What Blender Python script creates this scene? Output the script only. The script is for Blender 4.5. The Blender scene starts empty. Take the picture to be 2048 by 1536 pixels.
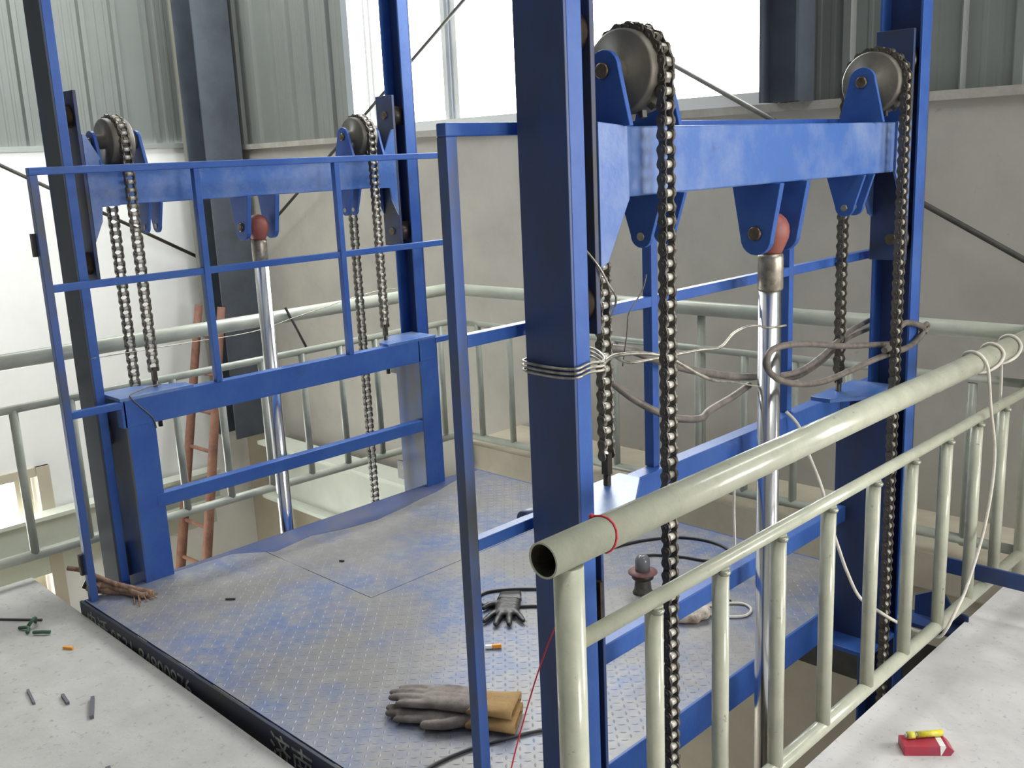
import bpy, bmesh, math, random
from mathutils import Vector, Matrix
random.seed(7)
R = math.radians
scene = bpy.context.scene
C = scene.collection

# ------------------------------------------------------------------ camera, world, light, exposure
F_PX = 2001.7
YAW, PIT, ROL = R(44.892), R(12.721), R(-2.575)
fwd = Vector((-math.sin(YAW)*math.cos(PIT), math.cos(YAW)*math.cos(PIT), -math.sin(PIT)))
rgt = fwd.cross(Vector((0, 0, 1))).normalized()
upv = rgt.cross(fwd)
r2 = math.cos(ROL)*rgt + math.sin(ROL)*upv
u2 = -math.sin(ROL)*rgt + math.cos(ROL)*upv
cam_d = bpy.data.cameras.new('camera')
cam = bpy.data.objects.new('camera', cam_d)
C.objects.link(cam)
cam_d.sensor_fit = 'HORIZONTAL'; cam_d.sensor_width = 36.0
cam_d.lens = 36.0*F_PX/2048.0
cam_d.clip_start = 0.02; cam_d.clip_end = 200
m = Matrix((r2, u2, -fwd)).transposed().to_4x4()
m.translation = Vector((0, 0, 1.7))
cam.matrix_world = m
scene.camera = cam

world = bpy.data.worlds.new('overcast_sky'); scene.world = world
world.use_nodes = True
wn = world.node_tree
wn.nodes['Background'].inputs[0].default_value = (1.0, 0.985, 0.975, 1)
wn.nodes['Background'].inputs[1].default_value = 12.0

def portal(name, loc, rot, sx, sy):
    l = bpy.data.lights.new(name, 'AREA'); l.shape = 'RECTANGLE'; l.size = sx; l.size_y = sy
    l.cycles.is_portal = True
    o = bpy.data.objects.new(name, l); C.objects.link(o)
    o.location = loc; o.rotation_euler = rot
    return o
# area light -Z axis points the way it shines
portal('daylight_right_windows', (12.05, 2.5, 2.45), (0, R(90), 0), 4.3, 4.0)
portal('daylight_rear_opening', (1.85, 4.62, 1.8), (R(-90), 0, 0), 1.7, 2.2)
portal('daylight_back_window', (-4.25, 4.62, 3.0), (R(-90), 0, 0), 3.3, 2.2)
portal('daylight_added_skylight', (-6.6, 2.6, 5.22), (0, 0, 0), 1.5, 3.2)  # added skylight, out of view, to brighten the left wall and upward faces
portal('daylight_added_skylight', (0.9, 2.6, 5.22), (0, 0, 0), 0.8, 3.2)  # added skylight, out of view, to brighten the right floor
portal('daylight_left_window', (-8.02, 1.2, -1.45), (0, R(-90), 0), 1.96, 3.1)

vs = scene.view_settings
vs.view_transform = 'Standard'; vs.look = 'None'; vs.gamma = 1.0; vs.use_curve_mapping = False
vs.exposure = 0.66

# ------------------------------------------------------------------ materials
def mat(name, col, rough=0.5, metal=0.0, var=None, vscale=6.0, vlo=0.4, vhi=0.65, var2=None, v2scale=25.0, v2lo=0.55, v2hi=0.7,
        bump=0.0, bscale=80.0, stretch=(1, 1, 1), spec=0.5, trans=0.0, ior=1.45, coat=0.0):
    m = bpy.data.materials.new(name); m.use_nodes = True
    nt = m.node_tree; N = nt.nodes; L = nt.links
    b = N['Principled BSDF']
    b.inputs['Roughness'].default_value = rough; b.inputs['Metallic'].default_value = metal
    b.inputs['Specular IOR Level'].default_value = spec
    b.inputs['Transmission Weight'].default_value = trans; b.inputs['IOR'].default_value = ior
    b.inputs['Coat Weight'].default_value = coat
    b.inputs['Base Color'].default_value = (*col, 1)
    if var or bump:
        tc = N.new('ShaderNodeTexCoord'); mp = N.new('ShaderNodeMapping')
        mp.inputs['Scale'].default_value = stretch
        L.new(tc.outputs['Object'], mp.inputs['Vector'])
    src = None
    def layer(base, c2, sc, lo, hi, det):
        nz = N.new('ShaderNodeTexNoise'); nz.inputs['Scale'].default_value = sc; nz.inputs['Detail'].default_value = det
        nz.inputs['Roughness'].default_value = 0.65
        L.new(mp.outputs['Vector'], nz.inputs['Vector'])
        rp = N.new('ShaderNodeMapRange'); rp.inputs[1].default_value = lo; rp.inputs[2].default_value = hi
        L.new(nz.outputs[0], rp.inputs[0])
        mx = N.new('ShaderNodeMix'); mx.data_type = 'RGBA'
        L.new(rp.outputs[0], mx.inputs[0])
        if base is None: mx.inputs[6].default_value = (*col, 1)
        else: L.new(base, mx.inputs[6])
        mx.inputs[7].default_value = (*c2, 1)
        return mx.outputs[2]
    if var: src = layer(None, var, vscale, vlo, vhi, 6)
    if var2: src = layer(src, var2, v2scale, v2lo, v2hi, 8)
    if src: L.new(src, b.inputs['Base Color'])
    if bump:
        nz = N.new('ShaderNodeTexNoise'); nz.inputs['Scale'].default_value = bscale; nz.inputs['Detail'].default_value = 6
        L.new(mp.outputs['Vector'], nz.inputs['Vector'])
        bp = N.new('ShaderNodeBump'); bp.inputs['Strength'].default_value = bump; bp.inputs['Distance'].default_value = 0.004
        L.new(nz.outputs[0], bp.inputs['Height']); L.new(bp.outputs[0], b.inputs['Normal'])
    return m

BLUE = mat('blue_paint', (0.027, 0.080, 0.30), 0.42, var=(0.042, 0.108, 0.33), vscale=5, var2=(0.05, 0.06, 0.09), v2scale=9, v2lo=0.62, v2hi=0.85, bump=0.15, bscale=60, spec=0.3)
BLUEW = mat('blue_paint_worn', (0.052, 0.125, 0.36), 0.34, var=(0.20, 0.26, 0.42), vscale=4, vlo=0.42, vhi=0.72, var2=(0.07, 0.08, 0.11), v2scale=11, v2lo=0.62, v2hi=0.8, bump=0.15, bscale=60, spec=0.35)
BLUEP = mat('blue_paint_shaded', (0.025, 0.058, 0.20), 0.45, var=(0.032, 0.038, 0.055), vscale=3.5, vlo=0.42, vhi=0.72, stretch=(1, 1, 0.35), bump=0.15, bscale=60)  # shade of the front-facing webs put into the blue; flanges use brighter BLUE
BLUED = mat('blue_paint_dirty', (0.03, 0.075, 0.25), 0.45, var=(0.06, 0.065, 0.07), vscale=5, vlo=0.45, vhi=0.62, stretch=(1, 1, 0.4), bump=0.15, bscale=60)
GREYW = mat('grey_worn_paint', (0.062, 0.07, 0.085), 0.75, var=(0.04, 0.06, 0.13), vscale=4, vlo=0.5, vhi=0.75, stretch=(1, 1, 0.3), spec=0.2)
DECK = mat('worn_deck_steel', (0.115, 0.155, 0.295), 0.42, metal=0.0, var=(0.215, 0.205, 0.205), vscale=2.4, vlo=0.36, vhi=0.57, var2=(0.265, 0.255, 0.25), v2scale=18, v2lo=0.46, v2hi=0.72, bump=0.1, bscale=40)
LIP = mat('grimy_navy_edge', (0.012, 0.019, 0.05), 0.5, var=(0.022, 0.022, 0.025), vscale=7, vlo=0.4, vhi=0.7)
SLID = mat('shaded_blue_slider', (0.022, 0.04, 0.12), 0.5, var=(0.03, 0.03, 0.035), vscale=6)  # shade inside the post-to-slider gap is put into this darker blue
CREAM = mat('cream_pipe_paint', (0.47, 0.475, 0.375), 0.24, var=(0.40, 0.41, 0.32), vscale=14, var2=(0.17, 0.14, 0.10), v2scale=30, v2lo=0.64, v2hi=0.74, bump=0.1, bscale=90, coat=0.25)
GREENP = mat('grey_green_pipe_paint', (0.37, 0.39, 0.33), 0.33, var=(0.31, 0.33, 0.28), vscale=10, var2=(0.22, 0.2, 0.16), v2scale=20, v2lo=0.7, v2hi=0.82)
CHAINM = mat('oiled_chain_steel', (0.135, 0.12, 0.10), 0.36, metal=0.35, var=(0.075, 0.065, 0.055), vscale=40)
ROLLM = mat('bright_roller_steel', (0.66, 0.63, 0.55), 0.3, metal=0.25, var=(0.50, 0.47, 0.40), vscale=60)
IRON = mat('dark_cast_iron', (0.085, 0.08, 0.072), 0.5, metal=0.25, var=(0.13, 0.115, 0.09), vscale=12)
BRASS = mat('greased_pin', (0.15, 0.12, 0.08), 0.4, metal=0.7, var=(0.07, 0.05, 0.04), vscale=40)
CHROME = mat('chrome_rod', (0.78, 0.78, 0.80), 0.2, metal=1.0)
COLLAR = mat('cylinder_collar', (0.36, 0.33, 0.27), 0.4, metal=0.7, var=(0.16, 0.13, 0.10), vscale=20)
REDP = mat('red_oxide_primer', (0.26, 0.08, 0.06), 0.5, var=(0.22, 0.06, 0.05), vscale=20)
BLACK = mat('black_rubber', (0.02, 0.02, 0.02), 0.6)
GREASE = mat('greasy_black', (0.018, 0.015, 0.012), 0.35, var=(0.06, 0.04, 0.025), vscale=30)
CONC_L = mat('concrete_floor', (0.43, 0.42, 0.405), 0.8, var=(0.32, 0.31, 0.295), vscale=2.6, vlo=0.42, vhi=0.72, var2=(0.24, 0.225, 0.205), v2scale=34, v2lo=0.57, v2hi=0.72, bump=0.25, bscale=50)
CONC_R = mat('dusty_pale_floor', (0.60, 0.58, 0.565), 0.8, var=(0.48, 0.465, 0.45), vscale=4.0, vlo=0.42, vhi=0.7, var2=(0.30, 0.31, 0.36), v2scale=42, v2lo=0.58, v2hi=0.74, bump=0.25, bscale=50)
SLABE = mat('slab_edge_render', (0.52, 0.47, 0.37), 0.85, var=(0.42, 0.37, 0.28), vscale=3)
WALLG = mat('grey_plaster', (0.43, 0.405, 0.36), 0.9, var=(0.36, 0.34, 0.305), vscale=2.2, vlo=0.4, vhi=0.7, var2=(0.30, 0.26, 0.20), v2scale=13, v2lo=0.66, v2hi=0.8, bump=0.2, bscale=12)
WALLW = mat('white_plaster', (0.90, 0.90, 0.885), 0.9, var=(0.86, 0.86, 0.845), vscale=2.5)
BEIGE = mat('beige_lower_wall', (0.56, 0.51, 0.41), 0.9, var=(0.48, 0.43, 0.34), vscale=2)
SHEET = mat('grey_green_sheet', (0.20, 0.215, 0.20), 0.5, metal=0.0, var=(0.18, 0.193, 0.18), vscale=1.2)
SHEETL = mat('grey_green_sheet_left', (0.165, 0.18, 0.168), 0.5, var=(0.145, 0.158, 0.147), vscale=1.2)  # left wall sheet, a darker tone of the rear wall's grey-green
COLM = mat('dark_grey_column_paint', (0.085, 0.10, 0.125), 0.5, var=(0.06, 0.07, 0.085), vscale=3)
BEAMP = mat('pale_green_beam_paint', (0.60, 0.63, 0.55), 0.5, var=(0.54, 0.56, 0.49), vscale=3)
DARKB = mat('dark_steel_beam', (0.035, 0.035, 0.033), 0.6, var=(0.07, 0.065, 0.055), vscale=8)
ALU = mat('aluminium_frame', (0.50, 0.53, 0.58), 0.35, metal=0.6)
WHITEF = mat('white_window_frame', (0.66, 0.67, 0.66), 0.45)
WOODF = mat('cream_window_frame', (0.52, 0.47, 0.37), 0.5)
CEILM = mat('roof_sheet', (0.30, 0.31, 0.31), 0.6)
WIRE = mat('galvanised_wire', (0.45, 0.42, 0.35), 0.4, metal=0.7, var=(0.2, 0.18, 0.15), vscale=30)
THINW = mat('thin_dull_wire', (0.12, 0.11, 0.10), 0.5, metal=0.5)
CABLE = mat('grey_brown_cable', (0.16, 0.135, 0.115), 0.55, var=(0.08, 0.07, 0.06), vscale=25)
DARKC = mat('dark_cable', (0.035, 0.035, 0.038), 0.45)
WCORD = mat('white_flex', (0.66, 0.63, 0.56), 0.5, var=(0.55, 0.50, 0.42), vscale=20)
REDS = mat('red_string', (0.50, 0.03, 0.045), 0.6)
LADDER = mat('red_brown_bamboo', (0.30, 0.15, 0.10), 0.7, var=(0.19, 0.09, 0.07), vscale=9)
ROPE = mat('frayed_brown_rope', (0.30, 0.19, 0.13), 0.85, var=(0.16, 0.09, 0.07), vscale=40)
LEATH = mat('grey_suede', (0.25, 0.215, 0.20), 0.85, var=(0.14, 0.115, 0.105), vscale=16, bump=0.5, bscale=45)
TAN = mat('tan_canvas_cuff', (0.40, 0.265, 0.11), 0.85, var=(0.30, 0.18, 0.07), vscale=14, bump=0.4, bscale=60)
BLKG = mat('black_glove_knit', (0.014, 0.013, 0.013), 0.42, var=(0.028, 0.026, 0.024), vscale=30, bump=0.5, bscale=60)
DOME = mat('dusty_glass_dome', (0.22, 0.23, 0.24), 0.15, trans=0.35)
RUST = mat('rusty_red_flange', (0.20, 0.09, 0.085), 0.6, var=(0.12, 0.06, 0.06), vscale=40)
GREYB = mat('lamp_base_grey', (0.10, 0.095, 0.08), 0.6, var=(0.05, 0.04, 0.03), vscale=30)
RAG = mat('soiled_white_rag', (0.52, 0.47, 0.41), 0.9, var=(0.20, 0.14, 0.10), vscale=14, vlo=0.5, vhi=0.66)
PACK = mat('red_card', (0.42, 0.035, 0.06), 0.35, var=(0.36, 0.05, 0.09), vscale=20)
WHITEC = mat('white_paper', (0.8, 0.8, 0.78), 0.6)
YEL = mat('yellow_plastic', (0.72, 0.62, 0.03), 0.3, var=(0.45, 0.42, 0.10), vscale=60)
ORNG = mat('orange_plastic', (0.75, 0.30, 0.04), 0.4)
GREENW = mat('green_wire_scrap', (0.04, 0.10, 0.06), 0.6)
PAINTW = mat('stencil_white', (0.36, 0.36, 0.33), 0.6, var=(0.10, 0.105, 0.12), vscale=16)
WELD = mat('weld_bead', (0.30, 0.31, 0.25), 0.35, metal=0.4)
def glass_mat():
    m = bpy.data.materials.new('window_glass'); m.use_nodes = True
    nt = m.node_tree; N = nt.nodes; N.clear()
    o = N.new('ShaderNodeOutputMaterial'); t = N.new('ShaderNodeBsdfTransparent'); g = N.new('ShaderNodeBsdfGlossy')
    g.inputs['Roughness'].default_value = 0.05
    mx = N.new('ShaderNodeMixShader'); mx.inputs[0].default_value = 0.05
    t.inputs[0].default_value = (0.95, 0.97, 0.96, 1)
    nt.links.new(t.outputs[0], mx.inputs[1]); nt.links.new(g.outputs[0], mx.inputs[2]); nt.links.new(mx.outputs[0], o.inputs[0])
    return m
GLASS = glass_mat()

# ------------------------------------------------------------------ mesh helpers
class MB:
    def __init__(s): s.v = []; s.f = []; s.sm = []
    def box(s, x0, x1, y0, y1, z0, z1):
        b = len(s.v)
        s.v += [(x0,y0,z0),(x1,y0,z0),(x1,y1,z0),(x0,y1,z0),(x0,y0,z1),(x1,y0,z1),(x1,y1,z1),(x0,y1,z1)]
        s.f += [(b,b+3,b+2,b+1),(b+4,b+5,b+6,b+7),(b,b+1,b+5,b+4),(b+1,b+2,b+6,b+5),(b+2,b+3,b+7,b+6),(b+3,b,b+4,b+7)]
        s.sm += [False]*6
        return s
    def bar(s, p, q, w, h, up=(0, 0, 1)):
        p = Vector(p); q = Vector(q); d = (q-p).normalized(); u = Vector(up)
        if abs(d.dot(u)) > 0.98: u = Vector((1, 0, 0))
        a = d.cross(u).normalized(); u = a.cross(d)
        b = len(s.v)
        for e in (p, q):
            for i, j in ((-1,-1),(1,-1),(1,1),(-1,1)): s.v.append(tuple(e + a*(i*w/2) + u*(j*h/2)))
        s.f += [(b,b+1,b+2,b+3)[::-1],(b+4,b+5,b+6,b+7)]
        for i in range(4):
            j = (i+1) % 4; s.f.append((b+i,b+j,b+4+j,b+4+i))
        s.sm += [False]*6
        return s
    def tube(s, pts, r, n=10, cap=True, closed=False):
        pts = [Vector(p) for p in pts]; k = len(pts); b = len(s.v)
        rr = r if isinstance(r, (list, tuple)) else [r]*k
        prev = None
        for i, p in enumerate(pts):
            if closed: d = pts[(i+1) % k]-pts[i-1]
            else: d = pts[min(i+1, k-1)]-pts[max(i-1, 0)]
            d.normalize()
            if prev is None:
                u = Vector((0, 0, 1)) if abs(d.z) < 0.9 else Vector((1, 0, 0))
                a = d.cross(u).normalized()
            else:
                a = (prev - d*prev.dot(d)).normalized()
            prev = a; c = d.cross(a)
            for t in range(n):
                th = 2*math.pi*t/n
                s.v.append(tuple(p + a*(rr[i]*math.cos(th)) + c*(rr[i]*math.sin(th))))
        segs = k if closed else k-1
        for i in range(segs):
            o0 = b+i*n; o1 = b+((i+1) % k)*n
            for t in range(n):
                u_ = (t+1) % n
                s.f.append((o0+t, o0+u_, o1+u_, o1+t)); s.sm.append(True)
        if cap and not closed:
            s.f.append(tuple(b+t for t in range(n))[::-1]); s.sm.append(False)
            s.f.append(tuple(b+(k-1)*n+t for t in range(n))); s.sm.append(False)
        return s
    def cyl(s, p, q, r, n=20): return s.tube([p, q], r, n)
    def lathe(s, prof, c, axis='Z', n=28):
        # prof: (radius, height) along axis; closed at both ends
        b = len(s.v); c = Vector(c)
        def pt(r, h, th):
            a, e = r*math.cos(th), r*math.sin(th)
            return tuple(c+Vector({'Z': (a, e, h), 'Y': (e, h, a), 'X': (h, a, e)}[axis]))
        for r, h in prof:
            for t in range(n): s.v.append(pt(r, h, 2*math.pi*t/n))
        for i in range(len(prof)-1):
            for t in range(n):
                u = (t+1) % n
                s.f.append((b+i*n+t, b+i*n+u, b+(i+1)*n+u, b+(i+1)*n+t)); s.sm.append(True)
        s.f.append(tuple(b+t for t in range(n))[::-1]); s.sm.append(False)
        e = b+(len(prof)-1)*n
        s.f.append(tuple(e+t for t in range(n))); s.sm.append(False)
        return s
    def prism(s, poly, axis, a0, a1):
        # poly in the two remaining axes (X:(y,z)  Y:(x,z)  Z:(x,y))
        b = len(s.v); n = len(poly)
        for a in (a0, a1):
            for u, v in poly:
                s.v.append({'X': (a, u, v), 'Y': (u, a, v), 'Z': (u, v, a)}[axis])
        s.f.append(tuple(b+i for i in range(n))[::-1]); s.f.append(tuple(b+n+i for i in range(n)))
        s.sm += [False, False]
        for i in range(n):
            j = (i+1) % n; s.f.append((b+i, b+j, b+n+j, b+n+i)); s.sm.append(False)
        return s
    def mesh(s, name, material, fix=True):
        me = bpy.data.meshes.new(name); me.from_pydata(s.v, [], s.f)
        me.polygons.foreach_set('use_smooth', s.sm)
        if fix:
            bm = bmesh.new(); bm.from_mesh(me); bmesh.ops.recalc_face_normals(bm, faces=bm.faces); bm.to_mesh(me); bm.free()
        me.materials.append(material); me.update()
        return me
    def build(s, name, material, parent=None, bevel=0.0, fix=True):
        o = bpy.data.objects.new(name, s.mesh(name, material, fix)); C.objects.link(o)
        if parent is not None:
            o.parent = parent
            o.matrix_parent_inverse = Matrix.Translation(-parent.location) if parent.parent is None else Matrix()
        if bevel:
            b = o.modifiers.new('bevel', 'BEVEL'); b.width = bevel; b.segments = 2; b.limit_method = 'ANGLE'; b.angle_limit = R(50)
        return o

def tag(o, label, cat, group=None, kind=None):
    o['label'] = label
    if cat: o['category'] = cat
    if group: o['group'] = group
    if kind: o['kind'] = kind
    return o
def struct(o, label=None, cat=None):
    o['kind'] = 'structure'
    if label: o['label'] = label
    if cat: o['category'] = cat
    return o
def thing(name, loc, label, cat, group=None):
    o = bpy.data.objects.new(name, None); C.objects.link(o); o.location = loc; o.empty_display_size = 0.1
    return tag(o, label, cat, group)
def smooth(pts, k=6, closed=False):
    P = [Vector(p) for p in pts]; n = len(P); out = []
    rng = range(n) if closed else range(n-1)
    for i in rng:
        if closed: a, b, c, d = P[i-1], P[i], P[(i+1) % n], P[(i+2) % n]
        else: a, b, c, d = P[max(i-1, 0)], P[i], P[i+1], P[min(i+2, n-1)]
        for t in range(k):
            u = t/k
            out.append(0.5*((2*b)+(c-a)*u+(2*a-5*b+4*c-d)*u*u+(3*b-a-3*c+d)*u**3))
    if not closed: out.append(P[-1])
    return out
def circ(cx, cy, r, n, a0=0, a1=2*math.pi):
    return [(cx+r*math.cos(a0+(a1-a0)*i/(n-1)), cy+r*math.sin(a0+(a1-a0)*i/(n-1))) for i in range(n)]

# ------------------------------------------------------------------ setting: floors, walls
LX, BY = -7.9, 4.5          # inner faces of the left and the back wall
LOW = -3.2                  # lower storey floor
SHX0, SHX1, SHY0, SHY1 = -4.42, -1.211, 1.375, 4.0   # lift opening in the upper floor

# split the slab in three abutting slabs so every outline stays convex
fl = bpy.data.objects.new('floor', None); C.objects.link(fl); struct(fl, 'upper storey concrete floor around the lift opening', 'floor')
MB().prism([(-4.42, -5), (SHX1, -5), (SHX1, 1.338), (-4.42, 1.403)], 'Z', -0.16, 0).build('landing_slab', CONC_L, fl)
MB().box(SHX1, 12.0, -5, BY, -0.16, 0).build('landing_slab', CONC_R, fl)
MB().box(-4.42, SHX1, SHY1, BY, -0.16, 0).build('rear_slab', SLABE, fl)
MB().box(-4.42, SHX1, SHY1+0.02, BY, -0.42, -0.16).build('edge_beam', SLABE, fl)
MB().box(-4.42, 12.0, SHY1+0.10, BY, -0.75, -0.42).build('floor_joist', DARKB, fl)
MB().box(SHX1+0.03, SHX1+0.2, -5, SHY1+0.1, -0.45, -0.16).build('floor_joist', DARKB, fl)
MB().box(-4.42, SHX1, SHY0-0.2, SHY0-0.03, -0.45, -0.16).build('floor_joist', DARKB, fl)
struct(MB().box(-8.1, 12.2, -5.1, 5.0, LOW-0.15, LOW).build('floor_lower', BEIGE), 'beige lower storey floor below the lift opening', 'floor')

# back wall: plaster below, ribbed sheet above, window opening X -5.95..-2.55, z 1.9..4.1
wb = bpy.data.objects.new('wall_back', None); C.objects.link(wb); struct(wb, 'grey plastered rear wall with ribbed sheet above', 'wall')
WX0, WX1, WZ0, WZ1 = -6.00, -2.56, 1.90, 4.1
for x0, x1, z1 in ((LX-0.2, 1.0, 1.86), (1.0, 2.7, 0.7), (2.7, 12.2, 1.86)):
    MB().box(x0, x1, BY, BY+0.25, -0.55, z1).build('plaster_wall', WALLG, wb)
MB().box(LX-0.2, 12.2, BY+0.02, BY+0.25, LOW, -0.55).build('lower_wall', BEIGE, wb)
MB().box(LX, 1.0, BY-0.03, BY+0.1, 1.86, 1.90).build('wall_cap', mat('cap_mortar', (0.40, 0.38, 0.34), 0.9, var=(0.3, 0.28, 0.25), vscale=8), wb)
def sheet_mesh(axis, a0, a1, z0, z1, face, sgn, material, name='cladding_sheet', parent=None):
    # ribbed sheet along `axis`, ribs proud of `face` towards the room (sgn)
    prof = []; a = a0; pitch = 0.25
    prof.append((a0, 0))
    k = math.ceil(a0/pitch - 1e-6)
    while k*pitch < a1-0.02:
        c = k*pitch
        for da, dd in ((-0.032, 0), (-0.018, 0.028), (0.018, 0.028), (0.032, 0), (0.085, 0), (0.092, 0.0025), (0.108, 0.0025), (0.115, 0), (0.155, 0), (0.162, 0.0025), (0.178, 0.0025), (0.185, 0)):
            if a0 < c+da < a1: prof.append((c+da, dd))
        k += 1
    prof.append((a1, 0))
    mb = MB()
    for z in (z0, z1):
        for u, d in prof:
            p = face + sgn*d
            mb.v.append((u, p, z) if axis == 'X' else (p, u, z))
    n = len(prof)
    for z in (z0, z1):
        for u, d in prof:
            p = face - sgn*0.03
            mb.v.append((u, p, z) if axis == 'X' else (p, u, z))
    for i in range(n-1):
        mb.f.append((i, i+1, n+i+1, n+i)); mb.sm.append(False)
        mb.f.append((2*n+i, 3*n+i, 3*n+i+1, 2*n+i+1)); mb.sm.append(False)
        mb.f.append((i, 2*n+i, 2*n+i+1, i+1)); mb.sm.append(False)
        mb.f.append((n+i, n+i+1, 3*n+i+1, 3*n+i)); mb.sm.append(False)
    return mb.build(name, material, parent)
x = LX
for x0, x1, z0 in ((-7.9, -7.2, 1.9), (-7.2, -6.5, 1.9), (-6.5, WX0, 1.9), (WX1, -1.75, 1.9), (-1.75, -0.9, 1.9), (-0.9, 0.0, 1.9), (0.0, 1.0, 1.9), (1.0, 2.7, 2.9), (2.7, 4.6, 1.86), (4.6, 7.0, 1.9), (7.0, 9.5, 1.9), (9.5, 12.0, 1.9)):
    sheet_mesh('X', x0, x1, z0, 5.2, BY+0.05, -1, SHEET, parent=wb)
sheet_mesh('X', WX0, WX1, WZ1, 5.2, BY+0.05, -1, SHEET, parent=wb)

# left wall
wl = bpy.data.objects.new('wall_left', None); C.objects.link(wl); struct(wl, 'bright white left wall with ribbed sheet above', 'wall')
LW0, LW1 = -0.35, 2.75      # window Y range
LZ0, LZ1 = -2.43, -0.47
MB().box(LX-0.25, LX, -5, LW0, LOW, 1.93).build('plaster_wall', WALLW, wl)
MB().prism([(LW0, LZ1), (LW1, LZ1), (LW1, LOW), (4.5, LOW), (4.5, 1.90), (LW0, 1.95)], 'X', LX-0.25, LX).build('plaster_wall', WALLW, wl)
MB().box(LX-0.25, LX, LW0, LW1, LOW, LZ0).build('plaster_wall', WALLW, wl)
MB().box(LX-0.02, LX+0.02, -5, 4.5, 1.90, 1.94).build('drip_flashing', mat('flashing', (0.30, 0.33, 0.31), 0.5), wl)
for y0, y1 in ((-5, -3), (-3, -1), (-1, 0.4), (0.4, 1.25), (1.25, 2.1), (2.1, 2.95), (2.95, 3.8), (3.8, 4.5)):
    sheet_mesh('Y', y0, y1, 1.94, 5.2, LX-0.05, 1, SHEETL, parent=wl)

# the other two walls and the roof, behind the camera
wr = bpy.data.objects.new('wall_right', None); C.objects.link(wr); struct(wr, 'right wall with wide windows, behind the viewer', 'wall')
MB().box(12.0, 12.2, -5, 5, LOW, 0.3).build('plaster_wall', WALLG, wr)
MB().box(12.0, 12.2, -5, 5, 4.6, 5.2).build('plaster_wall', WALLG, wr)
MB().box(12.0, 12.2, -5, 0.5, 0.3, 4.6).build('plaster_wall', WALLG, wr)
struct(MB().box(-8.1, 12.2, -5.2, -5.0, LOW, 5.2).build('wall_front', mat('grey_front_wall', (0.2, 0.21, 0.2), 0.9)), 'grey front wall behind the viewer', 'wall')
cl = bpy.data.objects.new('ceiling', None); C.objects.link(cl); struct(cl, 'grey sheet roof underside with added skylight strips', 'ceiling')
for x0, x1, y0, y1 in ((-8.2, -7.35, 1, 4.2), (-5.85, 0.5, 1, 4.2), (1.3, 12.2, 1, 4.2), (-8.2, 12.2, -5.2, 1), (-8.2, 12.2, 4.2, 5.0)):
    MB().box(x0, x1, y0, y1, 5.2, 5.3).build('roof_sheet', CEILM, cl)
for x0, x1 in ((-7.35, -5.85), (0.5, 1.3)):  # skylight openings are added for light from above
    MB().box(x0, x1, 1, 4.2, 5.26, 5.266).build('added_skylight_pane', GLASS, cl)

# windows
w1 = bpy.data.objects.new('window_1', None); C.objects.link(w1); struct(w1, 'wide overexposed window in the rear wall', 'window')
fy0, fy1 = BY+0.02, BY+0.10
fr = MB(); fr.box(WX0, WX1, fy0-0.05, fy1, WZ0, WZ0+0.06); fr.box(WX0, WX1, fy0, fy1, WZ1-0.06, WZ1)
fr.build('sill_frame', WHITEF, w1)
MB().box(WX0, WX0+0.07, fy0-0.03, fy1, WZ0, WZ1).build('jamb', ALU, w1)
MB().box(WX1-0.09, WX1, fy0-0.03, fy1, WZ0, WZ1).build('jamb', ALU, w1)
MB().box(-5.80, -5.775, fy0, fy1-0.02, WZ0, WZ1).build('sash_stile', WHITEF, w1)
MB().box(-5.74, -5.715, fy0, fy1-0.02, WZ0, WZ1).build('sash_stile', WHITEF, w1)
mu = MB().box(-4.98, -4.84, fy0-0.02, fy1, WZ0, WZ1).build('mullion', WHITEF, w1)
MB().box(-4.925, -4.895, fy0-0.035, fy0-0.02, WZ0, WZ1).build('glazing_bead', ALU, mu)
for x0, x1 in ((WX0+0.07, -5.80), (-5.715, -4.98), (-4.84, WX1-0.09)):
    MB().box(x0, x1, fy0+0.03, fy0+0.036, WZ0+0.06, WZ1-0.06).build('pane', GLASS, w1)
w2 = bpy.data.objects.new('window_2', None); C.objects.link(w2); struct(w2, 'cream framed window glowing low in the left wall', 'window')
f = MB()
MB().box(LX-0.2, LX+0.03, LW0, LW1, LZ1-0.07, LZ1).build('head', WOODF, w2)
MB().box(LX-0.2, LX+0.05, LW0, LW1, LZ0, LZ0+0.06).build('sill', WOODF, w2)
MB().box(LX-0.2, LX+0.04, LW1-0.10, LW1, LZ0, LZ1).build('jamb', WOODF, w2)
MB().box(LX-0.17, LX-0.06, LW1-0.24, LW1-0.12, LZ0+0.06, LZ1-0.07).build('sash_stile', WOODF, w2)
MB().box(LX-0.17, LX-0.06, 1.15, 1.25, LZ0+0.06, LZ1-0.07).build('mullion', WOODF, w2)
MB().box(LX-0.12, LX-0.114, LW0, 1.15, LZ0+0.06, LZ1-0.07).build('pane', GLASS, w2)
MB().box(LX-0.12, LX-0.114, 1.25, LW1-0.24, LZ0+0.06, LZ1-0.07).build('pane', GLASS, w2)
w4 = bpy.data.objects.new('window_4', None); C.objects.link(w4); struct(w4, 'bright window in the rear wall right of the view', 'window')
for x0 in (1.0, 1.82, 2.64): MB().box(x0, x0+0.06, BY+0.02, BY+0.10, 0.7, 2.9).build('mullion', WHITEF, w4)
MB().box(1.0, 2.7, BY+0.02, BY+0.10, 0.7, 0.76).build('sill_frame', WHITEF, w4)
MB().box(1.0, 2.7, BY+0.02, BY+0.10, 2.84, 2.9).build('head', WHITEF, w4)
w3 = bpy.data.objects.new('window_3', None); C.objects.link(w3); struct(w3, 'long bank of windows in the right wall behind the viewer', 'window')
for y in (0.54, 2.5, 4.46): MB().box(12.02, 12.1, y-0.04, y+0.04, 0.3, 4.6).build('mullion', WHITEF, w3)
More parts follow.
